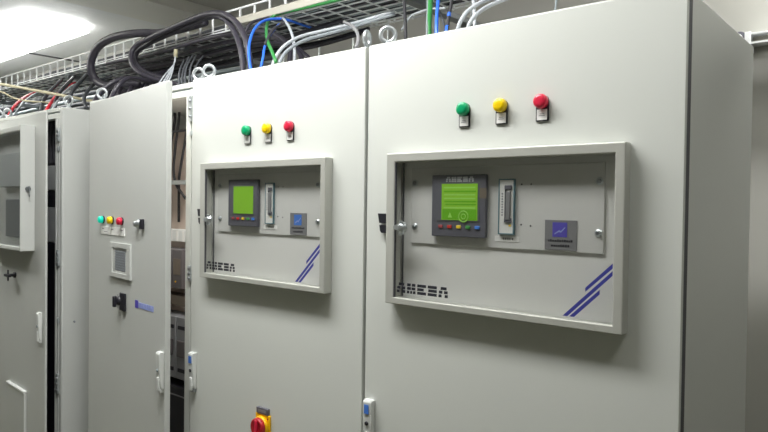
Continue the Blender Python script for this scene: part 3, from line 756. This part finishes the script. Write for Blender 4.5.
# cables lying in the tray
random.seed(11)
def tray_cable(y, z, r, m, lab, grp, name='data_cable', x0=TX0 + 0.05, x1=TX1 - 0.05):
    pts = []
    x = x0
    while x < x1:
        pts.append((x, y + random.uniform(-0.012, 0.012), T + 0.353 + r + z + random.uniform(0, 0.004))); x += 0.35
    cable(name, lab, pts, r, m, grp, n=6, sub=3)
ys = [0.525, 0.545, 0.565, 0.59, 0.615, 0.64, 0.66, 0.685, 0.71, 0.735, 0.76, 0.785, 0.81]
for i, y in enumerate(ys):
    if i % 3 == 1: tray_cable(y, 0.0, 0.009, M['c_grey'], ORD[i // 3] + ' grey cable from the front rail, lying in the wire tray', 'grey cables in the wire tray')
    elif i % 3 == 2: tray_cable(y, 0.0, 0.008, M['c_dark'], ORD[i // 3] + ' dark grey cable from the front rail, lying in the wire tray', 'dark grey cables in the wire tray')
    else: tray_cable(y, 0.0, 0.010, M['hose'], ORD[i // 3] + ' black cable from the front rail, lying in the wire tray', 'black cables in the wire tray', 'power_cable')
for i, y in enumerate((0.55, 0.62, 0.70, 0.77)):
    tray_cable(y, 0.021, 0.011, M['c_dark'], ORD[i] + ' thick dark cable from the front in the upper layer of the wire tray', 'upper dark cables in the wire tray', 'power_cable')
for i, y in enumerate((0.585, 0.66, 0.74, 0.80)):
    tray_cable(y, 0.021, 0.008, M['c_grey'], ORD[i] + ' pale grey cable from the front in the upper layer of the wire tray', 'upper pale cables in the wire tray', x0=-6.9, x1=-1.9)

# bundle strapped to the rear wall under the tray, left half of the row
for k in range(12):
    z = T + 0.47 - 0.036 * k
    cable('power_cable', ORD[k] + ' cable from the top in the level stack behind the far cabinets', [(-7.0, 1.10 + 0.01 * (k % 2), z), (-5.5, 1.12, z - 0.008), (-4.2, 1.10, z + 0.006), (-3.1, 1.11, z - 0.004), (-2.4, 1.10, z + 0.004), (-1.70, 1.11, z)], 0.017, M['c_dark'] if k % 3 else M['c_grey'], 'dark cables behind the far cabinets', n=8)

# ---------------------------------------------------------------- hoses and cables between tray and cabinets
HZ = 0.0125
cable('black_hose', 'thick black hose bending down behind the second cabinet, right one of the pair', [(-0.794, 0.240, 2.164), (-0.829, 0.260, 2.224), (-0.882, 0.280, 2.311), (-0.979, 0.310, 2.395), (-1.105, 0.340, 2.456), (-1.253, 0.370, 2.489), (-1.402, 0.380, 2.491), (-1.604, 0.380, 2.474), (-1.752, 0.380, 2.459), (-1.826, 0.360, 2.433), (-1.836, 0.340, 2.387), (-1.799, 0.330, 2.327), (-1.734, 0.340, 2.283), (-1.661, 0.380, 2.253), (-1.539, 0.420, 2.222)], HZ, M['hose'], 'thick black hoses', n=12, cat='hose')
cable('black_hose', 'thick black hose bending down behind the second cabinet, left one of the pair', [(-0.867, 0.260, 2.169), (-0.897, 0.280, 2.229), (-0.945, 0.300, 2.305), (-1.037, 0.330, 2.394), (-1.153, 0.360, 2.457), (-1.296, 0.390, 2.484), (-1.432, 0.400, 2.478), (-1.653, 0.410, 2.464), (-1.767, 0.410, 2.453), (-1.869, 0.400, 2.427), (-1.888, 0.390, 2.388), (-1.868, 0.400, 2.343), (-1.817, 0.430, 2.307), (-1.704, 0.470, 2.276)], HZ * 0.95, M['hose'], 'thick black hoses', n=12, cat='hose')
cable('black_hose', 'thickest black hose making the wide left loop above the ajar plain door', [(-1.375, 0.440, 2.491), (-1.574, 0.440, 2.491), (-1.713, 0.420, 2.490), (-1.797, 0.390, 2.497), (-1.883, 0.360, 2.499), (-2.002, 0.330, 2.492), (-2.095, 0.310, 2.462), (-2.148, 0.300, 2.406), (-2.158, 0.300, 2.347), (-2.145, 0.320, 2.297), (-2.080, 0.340, 2.263), (-1.995, 0.380, 2.270), (-1.928, 0.440, 2.271)], HZ * 1.6, M['hose'], 'thick black hoses', n=12, cat='hose')
cable('black_hose', 'black hose rising from behind the gap left of the ajar plain door', [(-1.767, 0.120, 2.098), (-1.811, 0.160, 2.157), (-1.805, 0.200, 2.209), (-1.790, 0.250, 2.247), (-1.789, 0.320, 2.267), (-1.800, 0.420, 2.264)], HZ * 0.9, M['hose'], 'thick black hoses', n=12, cat='hose')
cable('black_hose', 'black hose climbing over the ajar plain door beside a lifting eyebolt', [(-1.612, 0.120, 2.103), (-1.635, 0.150, 2.161), (-1.631, 0.180, 2.205), (-1.663, 0.240, 2.240), (-1.690, 0.330, 2.248), (-1.710, 0.420, 2.245)], HZ * 0.8, M['hose'], 'thick black hoses', n=12, cat='hose')
# straight black cables clipped below and beside the tray, above the second and third cabinets
for k in range(7):
    y = 0.46 + 0.055 * k; dz = 0.015 * (k % 3)
    pts = [(-2.3, y, T + 0.325 - dz), (-1.8, y + 0.01, T + 0.318 - dz), (-1.35, y, T + 0.322 - dz), (-1.02, y + 0.02, T + 0.30 - dz), (-0.86, y + 0.02, T + 0.22 - dz), (-0.80 + 0.02 * k, y - 0.03, T + 0.10), (-0.78 + 0.02 * k, y - 0.05, T - 0.004)] if y < 0.6 else \
          [(-2.3, y, T + 0.325 - dz), (-1.8, y + 0.01, T + 0.318 - dz), (-1.35, y, T + 0.322 - dz), (-1.0, y + 0.01, T + 0.315 - dz), (-0.7, y, T + 0.325 - dz)]
    cable('power_cable', ORD[k] + ' black cable from the front, tied under the tray above the middle cabinets', pts, 0.0105, M['hose'], 'black cables under the tray', n=8)

WH = M['c_white']
cable('data_cable', 'bright blue cable arching from the tray down to the second cabinet', [(-0.744, 0.200, 2.155), (-0.781, 0.220, 2.218), (-0.817, 0.250, 2.277), (-0.841, 0.290, 2.338), (-0.867, 0.350, 2.386), (-0.891, 0.420, 2.417), (-0.881, 0.480, 2.427), (-0.878, 0.560, 2.425), (-0.892, 0.660, 2.428)], 0.0055, M['c_blue'])
cable('data_cable', 'dark blue sleeved cable dropping into the second cabinet beside the bright blue one', [(-0.688, 0.200, 2.163), (-0.702, 0.220, 2.200), (-0.730, 0.250, 2.246), (-0.771, 0.300, 2.298), (-0.837, 0.380, 2.352), (-0.894, 0.460, 2.406)], 0.005, M['c_blue'])
cable('power_cable', 'thin black cable curving behind the blue arch', [(-0.715, 0.240, 2.256), (-0.759, 0.300, 2.312), (-0.802, 0.360, 2.354), (-0.835, 0.440, 2.400), (-0.925, 0.470, 2.436), (-0.965, 0.430, 2.432), (-0.979, 0.380, 2.403), (-0.985, 0.360, 2.367)], 0.0055, M['hose'])
cable('earth_cable', 'green cable hanging behind the blue arch of the second cabinet', [(-0.607, 0.200, 2.170), (-0.652, 0.220, 2.215), (-0.723, 0.260, 2.268), (-0.804, 0.320, 2.330), (-0.915, 0.420, 2.409), (-0.925, 0.470, 2.450), (-0.781, 0.470, 2.449), (-0.641, 0.470, 2.446), (-0.536, 0.470, 2.445), (-0.275, 0.470, 2.444)], 0.0065, M['c_green'])
cable('data_cable', 'single white cable dropping straight behind the second cabinet', [(-0.622, 0.300, 2.193), (-0.634, 0.310, 2.236), (-0.676, 0.340, 2.292), (-0.766, 0.400, 2.360), (-0.882, 0.470, 2.431)], 0.0055, WH)
cable('data_cable', 'left one of two white cables curving from the second cabinet into the tray', [(-0.625, 0.200, 2.162), (-0.632, 0.230, 2.210), (-0.636, 0.280, 2.256), (-0.627, 0.340, 2.292), (-0.585, 0.400, 2.316), (-0.531, 0.450, 2.335), (-0.480, 0.520, 2.365), (-0.385, 0.580, 2.396)], 0.0062, WH)
cable('data_cable', 'right one of two white cables curving from the second cabinet into the tray', [(-0.591, 0.200, 2.165), (-0.595, 0.230, 2.205), (-0.599, 0.280, 2.243), (-0.595, 0.340, 2.276), (-0.569, 0.400, 2.301), (-0.531, 0.450, 2.322), (-0.480, 0.520, 2.354), (-0.385, 0.580, 2.385)], 0.0062, M['c_lgrey'])
cable('data_cable', 'grey cable hooked down beside the eyebolts between the windowed cabinets', [(-0.492, 0.420, 2.338), (-0.397, 0.360, 2.295), (-0.318, 0.300, 2.249), (-0.275, 0.260, 2.208), (-0.267, 0.240, 2.178)], 0.006, M['badge'])
cable('power_cable', 'upright black cable behind the near cabinet, right of its eyebolt', [(-0.127, 0.320, 2.186), (-0.137, 0.330, 2.233), (-0.164, 0.360, 2.292), (-0.217, 0.420, 2.379)], 0.0055, M['rubber'])
cable('earth_cable', 'dark green cable dropping behind the near cabinet beside a bright blue one', [(-0.022, 0.300, 2.179), (-0.031, 0.310, 2.227), (-0.050, 0.340, 2.283), (-0.076, 0.380, 2.348)], 0.0085, M['c_green'])
cable('data_cable', 'pale grey cable against the dark green one behind the near cabinet', [(-0.023, 0.290, 2.177), (-0.031, 0.300, 2.225), (-0.052, 0.330, 2.275), (-0.082, 0.370, 2.346)], 0.0028, M['c_lgrey'])
cable('data_cable', 'bright blue cable dropping straight behind the near cabinet', [(0.020, 0.280, 2.174), (0.012, 0.290, 2.216), (-0.007, 0.320, 2.271), (-0.032, 0.360, 2.334)], 0.0055, M['c_blue'])
t = thing('sleeved_cable', 'black cable with blue sleeved ends behind the near cabinet', 'cable', (0, 0, T))
def shifted(pts): return [(a, b, c - T) for a, b, c in pts]
MB().tube(shifted([(0.071, 0.260, 2.168), (0.067, 0.270, 2.211), (0.060, 0.290, 2.252), (0.042, 0.330, 2.312)]), 0.005, M['rubber'], 8).build('sheath', t)
MB().tube(shifted([(0.070, 0.260, 2.162), (0.067, 0.266, 2.199)]), 0.0062, M['c_blue'], 8).build('blue_sleeve', t)
MB().tube(shifted([(0.065, 0.277, 2.228), (0.062, 0.283, 2.241)]), 0.0058, M['c_blue'], 8).build('blue_sleeve', t)
cable('data_cable', 'thin dark cable bowing beside the blue cable behind the near cabinet', [(0.031, 0.300, 2.179), (0.025, 0.310, 2.215), (-0.001, 0.330, 2.257), (-0.044, 0.370, 2.296), (-0.100, 0.420, 2.330)], 0.004, M['c_dark'])
cable('data_cable', 'straight white cable dropping behind the near cabinet', [(0.166, 0.260, 2.162), (0.157, 0.270, 2.202), (0.142, 0.290, 2.243), (0.112, 0.330, 2.304)], 0.0055, WH)
cable('data_cable', 'outer one of two white cables curving right over the near cabinet', [(0.144, 0.200, 2.145), (0.153, 0.200, 2.176), (0.161, 0.220, 2.209), (0.180, 0.240, 2.232), (0.200, 0.270, 2.252), (0.230, 0.310, 2.276)], 0.0058, WH)
cable('data_cable', 'inner one of two white cables curving right over the near cabinet', [(0.178, 0.200, 2.147), (0.187, 0.200, 2.173), (0.196, 0.220, 2.200), (0.209, 0.250, 2.224), (0.232, 0.280, 2.243), (0.265, 0.320, 2.266)], 0.0058, WH)
cable('data_cable', 'thin pale cable at the right, alone behind the near cabinet', [(0.383, 0.300, 2.165), (0.381, 0.310, 2.194), (0.372, 0.340, 2.248)], 0.003, M['c_grey'])
cable('power_cable', 'pale edged cable lying low behind the near cabinet between two dark ones', [(-0.383, 0.620, 2.334), (-0.330, 0.600, 2.369), (-0.269, 0.580, 2.372), (-0.202, 0.560, 2.366), (-0.139, 0.550, 2.355)], 0.004, M['c_white'])

for k in range(7):
    px = [[(-1.892, 0.300, 2.160), (-1.987, 0.360, 2.226), (-2.086, 0.440, 2.288), (-2.202, 0.560, 2.351)], [(-2.257, 0.420, 2.202), (-2.293, 0.460, 2.259), (-2.321, 0.520, 2.309), (-2.317, 0.600, 2.348)], [(-1.862, 0.340, 2.186), (-1.943, 0.400, 2.247), (-2.018, 0.480, 2.297), (-2.073, 0.580, 2.351)],
          [(-1.921, 0.420, 2.207), (-1.963, 0.460, 2.258), (-1.990, 0.520, 2.300), (-2.008, 0.600, 2.341)], [(-1.715, 0.340, 2.196), (-1.784, 0.400, 2.255), (-1.856, 0.480, 2.310), (-1.900, 0.580, 2.362)], [(-2.246, 0.360, 2.173), (-2.324, 0.420, 2.241), (-2.371, 0.500, 2.300), (-2.405, 0.600, 2.346)], [(-2.348, 0.500, 2.220), (-2.361, 0.530, 2.264), (-2.326, 0.570, 2.294), (-2.245, 0.620, 2.310)]][k]
    cable('power_cable', ['second', 'fifth', 'fourth', 'sixth', 'rightmost', 'leftmost', 'third'][k] + ' of the black cables bending down behind the ajar plain door', px, 0.011, M['hose'], 'black cables behind the ajar plain door')

# white wires fanning down into the ajar cabinet
for k, (bx_, by_) in enumerate(((152, 92), (157, 90), (161, 89), (165, 86))):
    p = [(-1.484, 0.360, 2.338), (-1.400, 0.300, 2.281)] + {0: [(-1.283, 0.180, 2.196), (-1.204, 0.080, 2.101)], 1: [(-1.260, 0.180, 2.194), (-1.168, 0.080, 2.105)], 2: [(-1.246, 0.180, 2.192), (-1.139, 0.080, 2.110)], 3: [(-1.231, 0.180, 2.190), (-1.111, 0.080, 2.115)]}[k]
    cable('data_cable', ORD[k] + ' thin white wire from the left fanning over the ajar plain door', p, 0.0032, WH, 'thin white wires at the ajar cabinet', n=6)
tag(MB().lathe([(0, 0.009), (0.035, 0.008)], [(-1.484, 0.360, 2.333)][0], (0.1, 0.0, 1), M['c_beige'], 12).build('cable_gland'), 'beige sleeve gathering the thin white wires above the ajar cabinet', 'sleeve')
thin = [[(-1.041, 0.100, 2.103), (-1.095, 0.130, 2.151), (-1.198, 0.200, 2.214), (-1.416, 0.360, 2.311)], [(-1.024, 0.100, 2.101), (-1.090, 0.140, 2.160), (-1.169, 0.200, 2.218), (-1.377, 0.360, 2.319)], [(-1.001, 0.100, 2.106), (-1.070, 0.140, 2.162), (-1.148, 0.200, 2.224), (-1.347, 0.360, 2.324)],
        [(-0.982, 0.100, 2.108), (-1.039, 0.140, 2.162), (-1.120, 0.200, 2.220), (-1.324, 0.360, 2.317)], [(-0.962, 0.100, 2.110), (-1.020, 0.140, 2.160), (-1.116, 0.220, 2.223), (-1.272, 0.360, 2.310)]]
for k, p in enumerate(thin):
    cable('power_cable', ORD[k] + ' thin dark wire from the left dropping into the ajar cabinet roof', p, 0.004, M['c_dark'], 'thin wires dropping into the ajar cabinet', n=6)

# left end
cable('power_cable', 'red cable rising from the cabinet at the left edge, right one', [(-2.327, 0.150, 2.134), (-2.387, 0.200, 2.186), (-2.501, 0.280, 2.250), (-2.597, 0.360, 2.303), (-2.724, 0.480, 2.369)], 0.0085, M['c_red'])
cable('power_cable', 'red cable rising at the far left, left one', [(-2.801, 0.150, 2.150), (-2.865, 0.200, 2.206), (-2.964, 0.270, 2.258), (-3.095, 0.360, 2.312), (-3.232, 0.480, 2.373)], 0.0085, M['c_red'])
cable('data_cable', 'light grey cable beside the right red cable', [(-2.263, 0.150, 2.128), (-2.316, 0.200, 2.185), (-2.417, 0.280, 2.252), (-2.543, 0.380, 2.317), (-2.636, 0.480, 2.365)], 0.006, M['c_white'])
cable('data_cable', 'light grey cable beside the left red cable', [(-2.739, 0.150, 2.139), (-2.795, 0.200, 2.194), (-2.919, 0.280, 2.255), (-3.058, 0.380, 2.317), (-3.173, 0.480, 2.367)], 0.006, M['c_lgrey'])
for k in range(3):
    a = 8 * k
    cable('power_cable', ORD[k] + ' from the right of the dark cables drooping from the tray at the left end', [(-2.10 - 0.16 * k, 0.16, T - 0.004), (-2.20 - 0.16 * k, 0.22, T + 0.12), (-2.36 - 0.16 * k, 0.36, T + 0.24), (-2.6 - 0.16 * k, 0.49, T + 0.31)], 0.010, M['hose'] if k % 2 else M['c_dark'], 'dark cables drooping at the left', n=8)
cable('power_cable', 'dark cable curving down in the gap beside the ajar plain door', [(-2.001, 0.200, 2.127), (-2.127, 0.250, 2.194), (-2.209, 0.320, 2.263), (-2.263, 0.400, 2.323), (-2.269, 0.470, 2.356)], 0.009, M['c_dark'])
cable('conduit', 'straight beige conduit slanting over the far cabinets toward the ajar door', [(-2.760, 0.020, 2.312), (-2.679, 0.060, 2.296), (-2.352, 0.180, 2.231), (-2.072, 0.300, 2.173)], 0.0075, M['c_beige'], cat='conduit')
cable('data_cable', 'thin beige cable sagging below the slanting conduit at the left', [(-2.876, 0.100, 2.289), (-2.789, 0.120, 2.267), (-2.732, 0.150, 2.238), (-2.624, 0.180, 2.215), (-2.496, 0.200, 2.201), (-2.374, 0.220, 2.187)], 0.0045, M['c_beige'])

# ---------------------------------------------------------------- duct behind and strut channel
mb = MB().box(-1.64, -0.40, 1.0, 1.3, T + 0.02, T + 0.30, M['wall_rear'], 0.006)
for x in (-1.5, -1.0, -0.5):
    mb.box(x - 0.012, x + 0.012, 0.992, 1.302, T + 0.012, T + 0.308, M['wall_rear'], 0.003)
for x in (-1.5, -1.0, -0.5):
    for y in (1.02, 1.28):
        mb.box(x - 0.004, x + 0.004, y - 0.004, y + 0.004, T + 0.30, ZC + 0.06 if x > -2.8 else ZC, M['zinc'])
tag(mb.build('ventilation_duct'), 'rectangular grey-brown duct behind the row, under the tray', 'duct')
st = thing('strut_channel', 'slotted metal strut channel on the rear wall beyond the near cabinet', 'bracket', [(0.604, 1.550, 2.353)][0])
MB().box(0, 2.4, 0.0, 0.066, 0.002, 0.010, M['whitezinc'], 0.001).build('upper_flange', st)
MB().box(0, 2.4, 0.0, 0.066, -0.034, -0.026, M['whitezinc'], 0.001).build('lower_flange', st)
MB().box(0, 2.4, 0.045, 0.066, -0.026, 0.002, M['c_pale']).build('web', st)
for k in range(6):
    MB().box(0.12 + 0.2 * k, 0.17 + 0.2 * k, 0.040, 0.046, -0.020, -0.004, M['ink'], 0.002).build('slot', st)
MB().box(-0.022, 0.0, -0.004, 0.066, -0.060, 0.014, M['whitezinc'], 0.003).build('end_plate', st)
MB().lathe([(0, 0.026), (0.02, 0.026), (0.022, 0.022)], (-0.040, 0.02, -0.006), (0, -1, 0), M['bezel'], 18).lathe([(0.0, 0.014), (0.012, 0.014), (0.016, 0.010)], (-0.042, -0.002, -0.006), (0, -1, 0), M['whitezinc'], 12).build('bolt', st)
